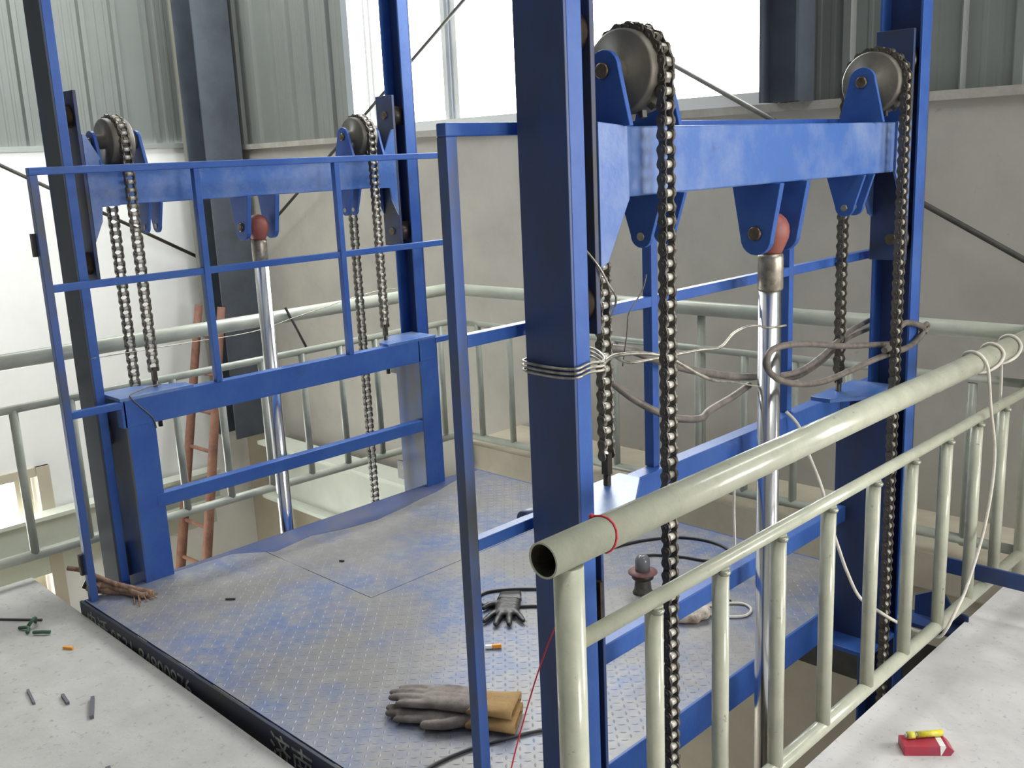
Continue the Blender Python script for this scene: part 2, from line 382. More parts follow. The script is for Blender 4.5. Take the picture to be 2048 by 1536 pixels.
MB().box(12.02, 12.1, 0.5, 4.5, 0.3, 0.37).build('sill_frame', WHITEF, w3)
MB().box(12.02, 12.1, 0.5, 4.5, 4.53, 4.6).build('head', WHITEF, w3)

# trims that belong to the building: columns, ring beams, down pipe
def hcol(name, x0, x1, y0, y1, z0, z1, material, t=0.014):
    mb = MB(); mb.box(x0, x0+t, y0, y1, z0, z1); mb.box(x1-t, x1, y0, y1, z0, z1)
    ym = (y0+y1)/2; mb.box(x0+t, x1-t, ym-t/2, ym+t/2, z0, z1)
    return mb.build(name, material)
struct(hcol('trim_1', -7.66, -7.36, 4.10, 4.42, -0.5, 5.2, COLM), 'dark grey steel column standing in the room corner', 'column')
struct(hcol('trim_2', -2.58, -2.38, 4.32, 4.47, 1.90, 5.2, COLM), 'dark steel column beside the rear window', 'column')
def ibeam(name, axis, a0, a1, p0, p1, z0, z1, material):
    mb = MB(); t = 0.03
    for args in ((p0, p1, z1-t, z1), (p0, p1, z0, z0+t), ((p0+p1)/2-0.02, (p0+p1)/2+0.02, z0+t, z1-t)):
        if axis == 'X': mb.box(a0, a1, args[0], args[1], args[2], args[3])
        else: mb.box(args[0], args[1], a0, a1, args[2], args[3])
    return mb.build(name, material)
struct(ibeam('trim_3', 'Y', -5, 4.1, LX+0.04, LX+0.20, -1.10, -0.82, BEAMP), 'pale green steel beam across the left window', 'beam')
struct(MB().box(LX+0.005, LX+0.035, -5, 4.1, -1.34, -1.08).build('trim_4', BEAMP), 'pale spandrel strip under the left wall beam', 'trim')
struct(ibeam('trim_5', 'X', -7.25, -4.45, 4.22, 4.44, -1.02, -0.52, BEAMP), 'pale green steel beam low on the rear wall', 'beam')
struct(MB().tube(smooth([(-7.72, 4.16, 5.2), (-7.72, 4.16, 1.9), (-7.72, 4.16, -0.5)], 2), 0.05, 12).build('trim_6', mat('downpipe_grey', (0.24, 0.235, 0.20), 0.6)), 'grey down pipe in the corner by the dark column', 'pipe')
# ------------------------------------------------------------------ masts
A = dict(px0=-4.10, px1=-3.955, n0=1.592, n1=1.638, f0=3.300, f1=3.370, sn=1.676, sf=3.250, bz0=1.585, bz1=1.738, bx0=-4.085, bx1=-3.975,
         xc=-4.03, zc=1.832, yn=1.845, yf=3.068, ry=2.46, rx=-4.03, inn=1, nm='left mast', cz=0.825)
B = dict(px0=-1.535, px1=-1.393, n0=1.590, n1=1.645, f0=3.315, f1=3.390, sn=1.685, sf=3.295, bz0=1.603, bz1=1.757, bx0=-1.520, bx1=-1.410,
         xc=-1.455, zc=1.877, yn=1.885, yf=3.130, ry=2.525, rx=-1.465, inn=-1, nm='right mast', cz=0.865)
TOPZ, BOTZ = 3.7, LOW
def post(M, near, label, wm=None):
    y0, y1 = (M['n0'], M['n1']) if near else (M['f0'], M['f1'])
    t = 0.009
    root = thing('mast_post', ((M['px0']+M['px1'])/2, (y0+y1)/2, BOTZ), label, 'post')
    mb = MB()
    if near: mb.box(M['px0'], M['px1'], y0, y0+t, BOTZ, TOPZ)
    else: mb.box(M['px0'], M['px1'], y1-t, y1, BOTZ, TOPZ)
    mb.build('web', wm or BLUEP, root, 0.002)
    a, b = (y0+t, y1) if near else (y0, y1-t)
    MB().box(M['px0'], M['px0']+t, a, b, BOTZ, TOPZ).build('flange', BLUE, root, 0.002)
    MB().box(M['px1']-t, M['px1'], a, b, BOTZ, TOPZ).build('flange', BLUE, root, 0.002)
    MB().box(M['px0']-0.06, M['px1']+0.06, y0-0.06, y1+0.06, BOTZ, BOTZ+0.02).build('base_plate', BLUEP, root)
    return root
post(A, True, 'grey-worn blue channel post at the left edge, nearest the white wall', GREYW)
post(A, False, 'blue channel post of the left mast in front of the window, far side')
post(B, True, 'large dark blue channel post in the centre foreground with wire tied round it')
p4 = post(B, False, 'blue channel post at the right, behind the far end of the cream railing')
MB().prism([(-1.393, -0.02), (-1.20, -0.02), (-1.20, 0.02), (-1.25, 0.03), (-1.30, 0.10), (-1.393, 0.05)], 'Y', 3.47, 3.48).build('tie_bracket', BLUEP, p4)
MB().box(-1.50, -1.2, 3.385, 3.49, -0.035, -0.02).build('tie_bracket', BLUEP, p4)
# tie channels at the bottom of each mast, which anchor the fixed chain ends
for M, lab in ((A, 'low blue tie channel joining the left mast posts under the floor'), (B, 'low blue tie channel joining the right mast posts under the floor')):
    t = MB().box(M['px0']-0.06, M['px1']+0.06, M['n1'], M['f0'], -1.06, -0.98).build('tie_channel', BLUEP); tag(t, lab, 'beam')

def lug(xc, w0, w1, z0, z1, hole=True):
    # rounded lug plate outline in (x, z): wide w0 at z0, rounded tip w1 wide towards z1
    s = 1 if z1 > z0 else -1
    r = w1/2; zc = z1 - s*r
    pts = [(xc-w0/2, z0), (xc+w0/2, z0)]
    arc = [(xc+r*math.cos(a), zc+s*r*math.sin(a)) for a in [math.pi*i/10 for i in range(11)]]
    return pts + arc

PITCH = 0.03175; NT = 19; PR = PITCH/(2*math.sin(math.pi/NT))
def sprocket_mesh():
    pts = []
    for i in range(NT):
        a = 2*math.pi*i/NT
        for da, r in ((-0.5, PR-0.0085), (-0.30, PR-0.008), (-0.12, PR+0.011), (0.12, PR+0.011), (0.30, PR-0.008)):
            th = a + math.pi/NT + da*2*math.pi/NT
            pts.append((r*math.sin(th), r*math.cos(th)))
    mb = MB(); mb.prism(pts, 'Y', -0.008, 0.008)
    me = mb.mesh('sprocket_teeth', IRON)
    hb = MB(); hb.lathe([(0.030, -0.084), (0.030, -0.046), (0.088, -0.046), (0.093, -0.041), (0.093, -0.009), (0.093, 0.009), (0.093, 0.041), (0.088, 0.046), (0.030, 0.046), (0.030, 0.084)], (0, 0, 0), 'Y', 36)
    hm = hb.mesh('sprocket_body', IRON)
    return me, hm
SP_T, SP_B = sprocket_mesh()

def crossbeam(M, label):
    root = thing('lift_crossbeam', (M['xc'], (M['n1']+M['f0'])/2, M['bz0']), label, 'beam')
    x0, x1, z0, z1 = M['bx0'], M['bx1'], M['bz0'], M['bz1']
    MB().box(x0, x1, M['sn']+0.012, M['sf']-0.012, z0, z1).build('beam', BLUEW, root, 0.004)
    zm = (z0+z1)/2
    for near in (True, False):
        ys = M['sn'] if near else M['sf']-0.015
        sg = 1 if near else -1
        sl = MB().box(M['px0']+0.006, M['px1']-0.012, ys, ys+0.015, zm-0.37, zm+0.365).build('slider_plate', SLID, root, 0.002)
        yi = ys+0.015 if near else ys
        if M is A:
            poly = [(yi, zm+0.20), (yi+sg*0.012, zm+0.20), (yi+sg*0.075, z1+0.004), (yi+sg*0.118, z1-0.02), (yi+sg*0.118, z0-0.002), (yi+sg*0.045, z0-0.004), (yi+sg*0.038, z0-0.06), (yi, z0-0.14)]
        else:
            poly = [(yi, z1+0.01), (yi+sg*0.10, z1+0.001), (yi+sg*0.105, z0-0.004), (yi+sg*0.095, z0-0.02), (yi+sg*0.025, zm-0.215), (yi, zm-0.225)]
        for xa in (x1, x0-0.009):
            MB().prism(poly, 'X', xa, xa+0.009).build('gusset_plate', BLUEW, root, 0.0015)
        pc = M['n0'] if near else M['f1']
        for dz in (-0.30, 0.27):
            ya, yb = (M['n0']+0.012, ys) if near else (ys+0.015, M['f1']-0.012)
            MB().cyl((M['xc'], ya, zm+dz), (M['xc'], yb, zm+dz), 0.046, 24).build('guide_roller', GREASE, root)
            MB().cyl((M['xc'], ys-0.008, zm+dz), (M['xc'], ys+0.023, zm+dz), 0.018, 16).build('roller_pin', BRASS, root)
        yc = M['yn'] if near else M['yf']
        sp = bpy.data.objects.new('sprocket', SP_T); C.objects.link(sp); sp.parent = root
        sp.location = Vector((M['xc'], yc, M['zc']))-root.location
        hbo = bpy.data.objects.new('sprocket_body', SP_B); C.objects.link(hbo); hbo.parent = sp
        for s in (-1, 1):
            yb = yc + s*0.092
            br = MB().prism(lug(M['xc'], 0.145, 0.085, z1, M['zc']+0.045), 'Y', yb-0.007, yb+0.007).build('sprocket_bracket', BLUE, root, 0.002)
            MB().lathe([(0.018, 0), (0.018, s*0.006), (0.014, s*0.009)], (M['xc'], yb+s*0.007, M['zc']), 'Y', 20).build('pin_head', BRASS, br)
        for k in (0, 1):
            yl = yc + {(True, True): (0.09, 0.14), (False, True): (0.035, 0.125), (True, False): (-0.06, -0.11), (False, False): (-0.184, -0.122)}[(M is A, near)][k]
            MB().prism(lug(M['xc'], 0.125, 0.062, z0, z0-0.125), 'Y', yl-0.006, yl+0.006).build('chain_lug', BLUE, root, 0.0015)
            MB().lathe([(0.010, -0.009), (0.010, 0.009)], (M['xc'], yl, z0-0.098), 'Y', 14).build('lug_pin', COLLAR, root)
    for s in (-1, 1):
        yl = M['ry'] + s*0.072
        lp = MB().prism(lug(M['rx'], 0.15, 0.095, z0, z0-0.195), 'Y', yl-0.011, yl+0.011).build('cylinder_lug', BLUE, root, 0.002)
        MB().lathe([(0.020, 0), (0.020, s*0.006), (0.016, s*0.010)], (M['rx'], yl+s*0.011, z0-0.135), 'Y', 20).build('pin_head', BRASS, lp)
    return root
crossbeam(A, 'blue lift crossbeam with two sprockets on the left mast')
crossbeam(B, 'pale blue lift crossbeam with two sprockets on the right mast')

def ram(M, label):
    z = M['bz0']-0.135; x, y = M['rx'], M['ry']
    root = thing('hydraulic_ram', (x, y, BOTZ), label, 'hydraulic ram')
    prof = [(0.030, -0.062), (0.033, -0.055), (0.040, -0.040), (0.049, -0.018), (0.051, 0.0), (0.049, 0.018), (0.041, 0.034), (0.028, 0.046), (0.010, 0.052)]
    MB().lathe(prof, (x, y, z), 'Z', 28).build('rod_eye', REDP, root)
    MB().lathe([(0.034, -0.165), (0.036, -0.16), (0.036, -0.075), (0.034, -0.062)], (x, y, z), 'Z', 28).build('rod_collar', COLLAR, root)
    MB().cyl((x, y, -1.3), (x, y, z-0.165), 0.0325, 32).build('piston_rod', CHROME, root)
    MB().lathe([(0.056, BOTZ), (0.056, -1.36), (0.062, -1.35), (0.062, -1.26), (0.04, -1.25)], (x, y, 0), 'Z', 28).build('cylinder_barrel', BLUEP, root)
    return root
ram(A, 'chrome hydraulic ram with red eye under the left crossbeam')
ram(B, 'chrome hydraulic ram with red eye behind the cream railing')

# roller chains
def plate_poly(h=0.0132, w=0.0085):
    n = 6; L = PITCH; pts = []
    for i in range(n+1):
        a = math.pi/2 + math.pi*i/n; pts.append((h*math.cos(a), h*math.sin(a)))
    pts.append((L/2, -w))
    for i in range(n+1):
        a = -math.pi/2 + math.pi*i/n; pts.append((L+h*math.cos(a), h*math.sin(a)))
    pts.append((L/2, w))
    return pts
def link_meshes():
    inn = MB(); out = MB()
    for s in (-1, 1):
        y = s*0.0138; inn.prism(plate_poly(), 'Y', y-0.002, y+0.002)
        y = s*0.0184; out.prism(plate_poly(0.0126, 0.0080), 'Y', y-0.002, y+0.002)
    ni = len(inn.f)
    for x in (0, PITCH):
        inn.lathe([(0.0088, -0.0118), (0.0088, 0.0118)], (x, 0, 0), 'Y', 12)
        out.lathe([(0.0048, -0.0235), (0.0048, 0.0235)], (x, 0, 0), 'Y', 8)
    mi = inn.mesh('chain_link', CHAINM); mo = out.mesh('chain_link', CHAINM)
    mi.materials.append(ROLLM)
    for i, p in enumerate(mi.polygons):
        if i >= ni: p.material_index = 1
    return mi, mo
LI, LO = link_meshes()
def chain(M, near, label):
    yc = M['yn'] if near else M['yf']; xc, zc = M['xc'], M['zc']
    sg = M['inn']                       # +1: inner strand lies on +X side
    zend = M['cz'] + 0.085
    root = thing('roller_chain', (xc-sg*PR, yc, -0.98), label, 'chain', 'roller chains of the lift')
    # joints from the inner end upward, over the wheel, down the outer side
    n_in = int(round((zc-zend)/PITCH))
    J = [(xc+sg*PR, zc-PITCH*(n_in-i)) for i in range(n_in)]
    for i in range(NT//2+1):
        a = math.pi*i/(NT/2.0)
        J.append((xc+sg*PR*math.cos(a), zc+PR*math.sin(a)))
    x_o = xc-sg*PR; z = J[-1][1]
    J[-1] = (x_o, z)
    while z > -0.97: z -= PITCH; J.append((x_o, z))
    for i in range(len(J)-1):
        (ax, az), (bx, bz) = J[i], J[i+1]
        o = bpy.data.objects.new('chain_link', LI if i % 2 else LO); C.objects.link(o); o.parent = root
        o.location = (ax-root.location.x, 0, az-root.location.z)
        o.rotation_euler = (0, -math.atan2(bz-az, bx-ax), 0)
    ze = J[0][1]
    st = MB(); st.box(xc+sg*PR-0.010, xc+sg*PR+0.010, yc-0.009, yc+0.009, ze-0.05, ze+0.006)
    st.build('rod_end', GREASE, root)
    MB().cyl((xc+sg*PR, yc, M['cz']-0.16), (xc+sg*PR, yc, ze-0.045), 0.010, 12).build('threaded_rod', GREASE, root)
    MB().lathe([(0.018, 0), (0.018, 0.016)], (xc+sg*PR, yc, M['cz']-0.125), 'Z', 6).build('nut', GREASE, root)
    return root
chain(A, True, 'dark roller chain over the left mast sprocket nearest the left edge')
chain(A, False, 'roller chain over the left mast sprocket in front of the window corner')
chain(B, True, 'shiny roller chain in the centre foreground beside the large post')
chain(B, False, 'roller chain hanging in front of the far right post')

# ------------------------------------------------------------------ lift platform with its carriage frames and side guards
PX0, PX1, PY0, PY1, PZ = -3.87, -1.59, 1.40, 3.56, 0.05
pf = thing('lift_platform', (-2.73, 2.48, -0.07), 'blue goods lift platform with worn checker-plate deck and side guards', 'lift platform')
d1 = MB().box(PX0, -2.982, 2.162, PY1-0.006, PZ-0.006, PZ).build('deck_plate', DECK, pf)
d2 = MB().prism([(PX0, PY0+0.012), (PX1, PY0+0.012), (PX1, PY1-0.006), (-2.978, PY1-0.006), (-2.978, 2.158), (PX0, 2.158)], 'Z', PZ-0.006, PZ).build('deck_plate', DECK, pf)
def treads(inside):
    mb = MB(); s = 0.0285
    nx = int((PX1-PX0)/s); ny = int((PY1-PY0)/s)
    for i in range(nx):
        for j in range(ny):
            x = PX0+0.02+i*s; y = PY0+0.03+j*s
            if not inside(x, y): continue
            a = R(45) if (i+j) % 2 else R(-45)
            ca, sa = math.cos(a), math.sin(a); L_, W_ = 0.0125, 0.0042
            b = len(mb.v)
            for u, v, z in ((-L_, 0, 0), (0, -W_, 0), (L_, 0, 0), (0, W_, 0), (-L_*0.4, 0, 0.0011), (L_*0.4, 0, 0.0011)):
                mb.v.append((x+u*ca-v*sa, y+u*sa+v*ca, PZ+z))
            mb.f += [(b, b+1, b+4), (b+1, b+2, b+5), (b+1, b+5, b+4), (b+2, b+3, b+5), (b+3, b, b+4), (b+3, b+4, b+5)]
            mb.sm += [False]*6
    return mb
es = [(PX0, 1.42), (-3.845, 1.42), (-3.85, 1.79), (-3.835, 2.05), (-3.77, 2.12), (-3.70, 2.19), (-3.72, 2.30), (-3.735, 2.40), (-3.68, 2.56), (-3.655, 2.72), (-3.69, 2.92), (-3.72, 3.05), (-3.735, 3.16), (-3.78, 3.30), (-3.82, 3.45), (-3.83, PY1-0.01), (PX0, PY1-0.01)]
MB().prism(es, 'Z', PZ, PZ+0.0009).build('painted_edge', mat('fresh_edge_paint', (0.06, 0.085, 0.21), 0.35, var=(0.10, 0.11, 0.17), vscale=5), pf)
inA = lambda x, y: x < -3.0 and y > 2.18 and x > -3.64 and y < 3.53
inB = lambda x, y: x > -3.80 and x < -1.61 and y < 3.53 and not (x < -2.96 and y > 2.14)
for d, fn in ((d1, inA), (d2, inB)):
    t = treads(fn).build('tread_pattern', DECK, d); t['kind'] = 'stuff'
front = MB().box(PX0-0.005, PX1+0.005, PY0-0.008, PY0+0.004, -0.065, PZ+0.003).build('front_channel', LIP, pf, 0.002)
MB().box(PX0, PX1, PY0+0.004, PY0+0.06, -0.065, -0.055).build('front_flange', BLUED, pf)
MB().box(PX0, PX1, PY1-0.006, PY1+0.004, -0.065, PZ).build('rear_channel', BLUE, pf, 0.002)
MB().box(PX1-0.004, PX1+0.006, PY0+0.004, PY1-0.006, -0.065, PZ+0.002).build('side_channel', BLUE, pf, 0.002)
MB().box(PX0-0.006, PX0+0.004, PY0+0.004, PY1-0.006, -0.065, PZ).build('side_channel', BLUE, pf, 0.002)
MB().box(PX1-0.05, PX1-0.004, PY0+0.004, PY1-0.006, -0.065, -0.057).build('side_flange', BLUE, pf)
for i in range(5):
    x = -3.45+i*0.36
    MB().box(x, x+0.05, PY0+0.06, PY1-0.01, -0.06, PZ-0.006).build('deck_joist', BLUED, pf)
def frame(M, inn_face, d, ymid, zt, zl, zm, y_near, y_far, zg, ylegn, ylegf):
    # d: direction away from the deck; inn_face: X of the face towards the deck
    def bx(name, xa, xb, y0, y1, z0, z1, mt=BLUE, bev=0.003):
        return MB().box(min(xa, xb), max(xa, xb), y0, y1, z0, z1).build(name, mt, pf, bev)
    xi = inn_face; xo = inn_face + d*0.19
    bx('carriage_top_rail', xi, xi+d*0.048, ylegn-0.010, ylegf+0.115, zt-0.112, zt)
    bx('carriage_mid_rail', xi, xi+d*0.045, ylegn+0.09, ylegf, zl-0.052, zl+0.005)
    for yl, ny in ((ylegn, True), (ylegf, False)):
        bx('leg_web', xi, xo, yl, yl+0.010, -0.06, zt-0.002, BLUED if d < 0 else BLUEP, 0.002)
        bx('leg_flange', xi+d*0.001, xi+d*0.011, yl+0.008, yl+0.125, -0.06, zt-0.002, BLUE, 0.002)
        xm = xi+d*0.07
        if ny: cp = [(xi, yl-0.01), (xo, yl-0.01), (xo, yl+0.13), (xm, yl+0.31), (xi, yl+0.31)]
        else: cp = [(xi, yl+0.12), (xo, yl+0.12), (xo, yl-0.03), (xm, yl-0.19), (xi, yl-0.19)]
        MB().prism(cp, 'Z', zt-0.002, zt+0.012).build('cap_plate', BLUEW, pf, 0.002)
        y0, y1 = (yl-0.02, yl+0.16) if ny else (yl-0.10, yl+0.16)
        bx('foot_plate', xi-d*0.02, xo, y0, y1, -0.062, -0.045, BLUE, 0.002)
        for z in (0.10, 0.68):
            yy = yl-0.022 if ny else yl+0.06
            MB().cyl((M['xc'], yy-0.022, z), (M['xc'], yy+0.03, z), 0.048, 20).build('guide_roller', GREASE, pf)
            MB().box(M['xc']-0.05, M['xc']+0.06, yl-0.012 if ny else yl+0.01, yl if ny else yl+0.022, z-0.05, z+0.05).build('roller_bracket', GREASE, pf)
    # guard of thin square bars
    g0, g1 = xi-d*0.005, xi+d*0.025
    bx('guard_top_bar', g0, g1, y_near, y_far, zg-0.028, zg, BLUE)
    bx('guard_post', g0, g1, y_near, y_near+0.030, PZ, zg-0.028, BLUED, 0.002)
    bx('guard_post', g0, g1, y_far-0.03, y_far, PZ, zg-0.028, BLUE, 0.002)
    for a, b in ((y_near+0.030, ymid[0]-0.014), (ymid[0]+0.014, ymid[1]-0.014), (ymid[1]+0.014, y_far-0.03)):
        bx('guard_mid_bar', g0+d*0.004, g1, a, b, zm-0.014, zm+0.014, BLUE, 0.002)
    for y in ymid: bx('guard_upright', g0, g1, y-0.014, y+0.014, zt, zg-0.028, BLUE, 0.002)
    bx('guard_stay', g0+d*0.002, g1, y_near+0.03, ylegn-0.010, zt-0.030, zt-0.002, BLUE, 0.002)
    bx('guard_stay', g0+d*0.002, g1, ylegf+0.115, y_far-0.03, zt-0.030, zt-0.002, BLUE, 0.002)
frame(A, -3.830, -1, (2.080, 2.775), 0.825, 0.405, 1.298, 1.420, 3.515, 1.742, 1.652, 3.188)
frame(B, -1.590, 1, (2.115, 2.825), 0.865, 0.440, 1.318, 1.412, 3.515, 1.776, 1.672, 3.200)
MB().lathe([(0.018, 0), (0.021, 0.004), (0.021, 0.034), (0.018, 0.038)], (-1.605, 1.625, 0.848), 'Y', 18).build('stop_peg', BLUEP, pf)
# hinge tabs on the near guard post of the left guard
for z in (1.42, 0.16): MB().box(-3.871, -3.853, 1.408, 1.428, z, z+0.085).build('hinge_tab', BLACK, pf)
# stencilled lettering on the front edge
def lettering(body, size, loc, name):
    cu = bpy.data.curves.new(name, 'FONT'); cu.body = body; cu.size = size; cu.extrude = 0.0006; cu.space_character = 1.0
    o = bpy.data.objects.new(name, cu); C.objects.link(o)
    bpy.context.view_layer.update()
    me = bpy.data.meshes.new_from_object(o.evaluated_get(bpy.context.evaluated_depsgraph_get()))
    C.objects.unlink(o); bpy.data.objects.remove(o)
    me.materials.clear(); me.materials.append(PAINTW)
    t = bpy.data.objects.new(name, me); C.objects.link(t)
    t.parent = front
    t.location = Vector(loc); t.rotation_euler = (R(90), 0, 0)
    return t
# parts under `front` keep world coordinates minus the root offset applied to their parent
def to_front(o, loc): o.matrix_parent_inverse = Matrix(); o.location = Vector(loc)
YF = PY0-0.0088
t1 = lettering('\u7535\u8bdd:0531-84900976', 0.098, (-3.82, YF, -0.045), 'lettering'); t1['label'] = 'pale stencilled telephone number'
t2 = lettering('\u6d4e\u5357', 0.118, (-2.50, YF, -0.058), 'lettering'); t2['label'] = 'pale stencilled Chinese characters'
# ------------------------------------------------------------------ railings
def pipe(name, p, q, r, m, parent, n=18): return MB().cyl(p, q, r, n).build(name, m, parent)
BORE = mat('rusty_pipe_bore', (0.035, 0.028, 0.02), 0.8, var=(0.08, 0.06, 0.04), vscale=30)
rr = thing('guard_railing', (-1.2, 2.6, 0), 'cream pipe guard railing running along the right side of the lift', 'railing')
MB()
def hollow(p, q, r, t, m, parent, name):
    p = Vector(p); q = Vector(q); d = (q-p).normalized(); n = 28
    mb = MB(); u = Vector((0, 0, 1)); a = d.cross(u).normalized(); c = d.cross(a)
    rings = ((p + d*0.5, r-t), (p, r-t), (p, r), (q, r))
    for cen, rad in rings:
        for k in range(n):
            th = 2*math.pi*k/n; mb.v.append(tuple(cen + a*(rad*math.cos(th)) + c*(rad*math.sin(th))))
    for i in range(3):
        for k in range(n):
            j = (k+1) % n; mb.f.append((i*n+k, i*n+j, (i+1)*n+j, (i+1)*n+k)); mb.sm.append(i != 1)
    mb.f.append(tuple(3*n+k for k in range(n))); mb.sm.append(False)
    mb.f.append(tuple(k for k in range(n))); mb.sm.append(False)
    return mb.build(name, m, parent)
top = hollow((-1.2, 1.265, 0.967), (-1.2, 4.03, 0.967), 0.036, 0.004, CREAM, rr, 'top_pipe')
MB().tube([(-1.2, 1.2665, 0.967), (-1.2, 1.72, 0.967)], 0.0318, 24, cap=False).build('pipe_bore', BORE, top)
pipe('post', (-1.2, 1.335, 0.0), (-1.2, 1.335, 0.935), 0.030, CREAM, rr, 24)
pipe('post', (-1.2, 3.985, 0.0), (-1.2, 3.985, 0.935), 0.024, CREAM, rr)
pipe('mid_pipe', (-1.2, 1.36, 0.766), (-1.2, 3.97, 0.766), 0.0175, CREAM, rr)
pipe('bottom_pipe', (-1.2, 1.36, 0.097), (-1.2, 3.97, 0.097), 0.0215, CREAM, rr)
for y in (1.604, 1.862, 2.124, 2.386, 2.656, 2.915, 3.182, 3.442, 3.695):
    b_ = pipe('baluster', (-1.2, y, 0.108), (-1.2, y, 0.755), 0.0205, CREAM, rr, 16)
    MB().lathe([(0.013, -0.006), (0.016, 0), (0.012, 0.006)], (-1.184, y-0.008, 0.748), 'Z', 8).build('weld_bead', WELD, b_)
rb = thing('guard_railing', (-2.8, 4.0, 0), 'grey-green pipe railing along the rear of the lift opening', 'railing')
pipe('top_pipe', (-4.40, 4.0, 0.950), (-1.24, 4.0, 0.967), 0.034, GREENP, rb)
pipe('mid_pipe', (-4.38, 4.0, 0.752), (-1.22, 4.0, 0.775), 0.017, GREENP, rb)
pipe('bottom_pipe', (-4.38, 4.0, 0.055), (-1.22, 4.0, 0.100), 0.021, GREENP, rb)
for i in range(12):
    x = -4.25+i*0.2572
    pipe('baluster', (x, 4.0, 0.075), (x, 4.0, 0.755), 0.0185, GREENP, rb, 14)
for x in (-4.40, -2.7): pipe('post', (x, 4.02, 0.0), (x, 4.02, 0.93), 0.02, GREENP, rb, 14)
rl = thing('guard_railing', (-4.4, 2.6, 0), 'pale pipe railing along the left side of the lift opening', 'railing')
pipe('top_pipe', (-4.40, 0.2, 0.962), (-4.40, 4.0, 0.962), 0.034, GREENP, rl)
pipe('mid_pipe', (-4.40, 0.2, 0.752), (-4.40, 3.99, 0.768), 0.018, GREENP, rl)
pipe('bottom_pipe', (-4.40, 0.2, 0.115), (-4.40, 3.99, 0.070), 0.021, GREENP, rl)
y = 0.465
while y < 3.9:
    pipe('baluster', (-4.40, y, 0.10), (-4.40, y, 0.755), 0.0185, GREENP, rl, 14); y += 0.2405
for y in (0.25, 3.97): pipe('post', (-4.40, y, 0.0 if y < 1.3 else -0.16), (-4.40, y, 0.94), 0.022, GREENP, rl, 14)

# ------------------------------------------------------------------ things on and around the platform
def rope_obj(name, pts, r, m, label, cat, n=8, k=7, closed=False, group=None):
    o = MB().tube(smooth(pts, k, closed), r, n, True, closed).build(name, m)
    return tag(o, label, cat, group)
# tie wire round the big post
w = thing('tie_wire', (-1.464, 1.617, 1.23), 'twisted galvanised wire tied round the large centre post', 'wire')
for k in range(3):
    z = 1.232+k*0.010; e = 0.006
    x0, x1, y0, y1 = B['px0']-e, B['px1']+e, B['n0']-e, B['n1']+0.03
    pts = [(x0, y1, z), (x0, y0, z+0.002), ((x0+x1)/2, y0, z-0.004), (x1, y0, z), (x1, (y0+y1)/2, z+0.004), (x1+0.01, y1, z+0.006), (-1.47, 1.74, z+0.012), (-1.53, 1.70, z+0.006)]
    MB().tube(smooth(pts, 5, True), 0.0032, 6, closed=True).build('wire_loop', WIRE, w)
tail = [(-1.41, 1.70, 1.235), (-1.45, 1.80, 1.238), (-1.43, 1.90, 1.228), (-1.41, 1.97, 1.205), (-1.40, 2.06, 1.155), (-1.40, 2.14, 1.12), (-1.41, 2.24, 1.095), (-1.42, 2.33, 1.07), (-1.43, 2.42, 1.045)]
MB().tube(smooth(tail, 5), [0.005]*26+[0.0025]*15, 6).build('wire_tail', WIRE, w)
tail2 = [(-1.45, 1.80, 1.236), (-1.47, 1.88, 1.205), (-1.46, 1.97, 1.20), (-1.43, 2.12, 1.20), (-1.42, 2.20, 1.195), (-1.415, 2.26, 1.225), (-1.41, 2.34, 1.232), (-1.405, 2.42, 1.215), (-1.40, 2.50, 1.21)]
MB().tube(smooth(tail2, 5), 0.0035, 6).build('wire_tail', WIRE, w)
rope_obj('thin_wire', [(-1.53, 1.93, 1.18), (-1.53, 1.95, 1.26), (-1.53, 1.96, 1.31), (-1.52, 2.00, 1.36), (-1.52, 2.02, 1.40)], 0.0018, THINW, 'thin dark wire end sticking up beside the centre chain', 'wire', 5)
rope_obj('thin_wire', [(-1.42, 1.668, 1.50), (-1.40, 1.69, 1.46), (-1.40, 1.72, 1.42), (-1.41, 1.76, 1.38), (-1.46, 1.80, 1.33)], 0.0028, WIRE, 'short bent wire hanging by the slider of the centre post', 'wire', 5)
# heavy cable strung from the centre chain to the ram and on to the right post
rope_obj('cable_loop', [(-1.575, 1.93, 1.222), (-1.555, 2.00, 1.205), (-1.53, 2.07, 1.172), (-1.53, 2.21, 1.122), (-1.525, 2.344, 1.083), (-1.52, 2.46, 1.055), (-1.53, 2.60, 1.03)], 0.011, CABLE, 'thick grey-brown cable strung from the centre chain to the ram, upper strand', 'cable', 10)
rope_obj('cable_loop', [(-1.575, 1.93, 1.14), (-1.54, 1.99, 1.08), (-1.51, 2.078, 1.025), (-1.50, 2.15, 1.0), (-1.50, 2.23, 0.985), (-1.51, 2.289, 0.994), (-1.52, 2.416, 1.004), (-1.53, 2.524, 1.017)], 0.010, CABLE, 'thick grey-brown cable sagging in a V under the tie wire', 'cable', 10)
rope_obj('cable_loop', [(-1.41, 3.204, 1.041), (-1.41, 3.055, 1.062), (-1.41, 2.848, 1.093), (-1.41, 2.659, 1.13), (-1.41, 2.529, 1.148), (-1.41, 2.447, 1.148), (-1.41, 2.413, 1.122), (-1.41, 2.435, 1.086), (-1.41, 2.504, 1.048), (-1.41, 2.62, 1.017), (-1.41, 2.757, 1.0), (-1.405, 2.92, 1.005), (-1.39, 3.058, 1.018), (-1.375, 3.20, 1.024)], 0.0095, CABLE, 'grey-brown cable looped round the chrome ram by the railing', 'cable', 10)
rope_obj('cable_loop', [(-1.53, 2.66, 1.012), (-1.53, 2.72, 1.010), (-1.53, 2.825, 1.005), (-1.53, 2.954, 1.026), (-1.545, 3.09, 1.05), (-1.56, 3.235, 1.072), (-1.565, 3.40, 1.085)], 0.009, CABLE, 'upper cable strand running behind the ram to the right post', 'cable', 10)
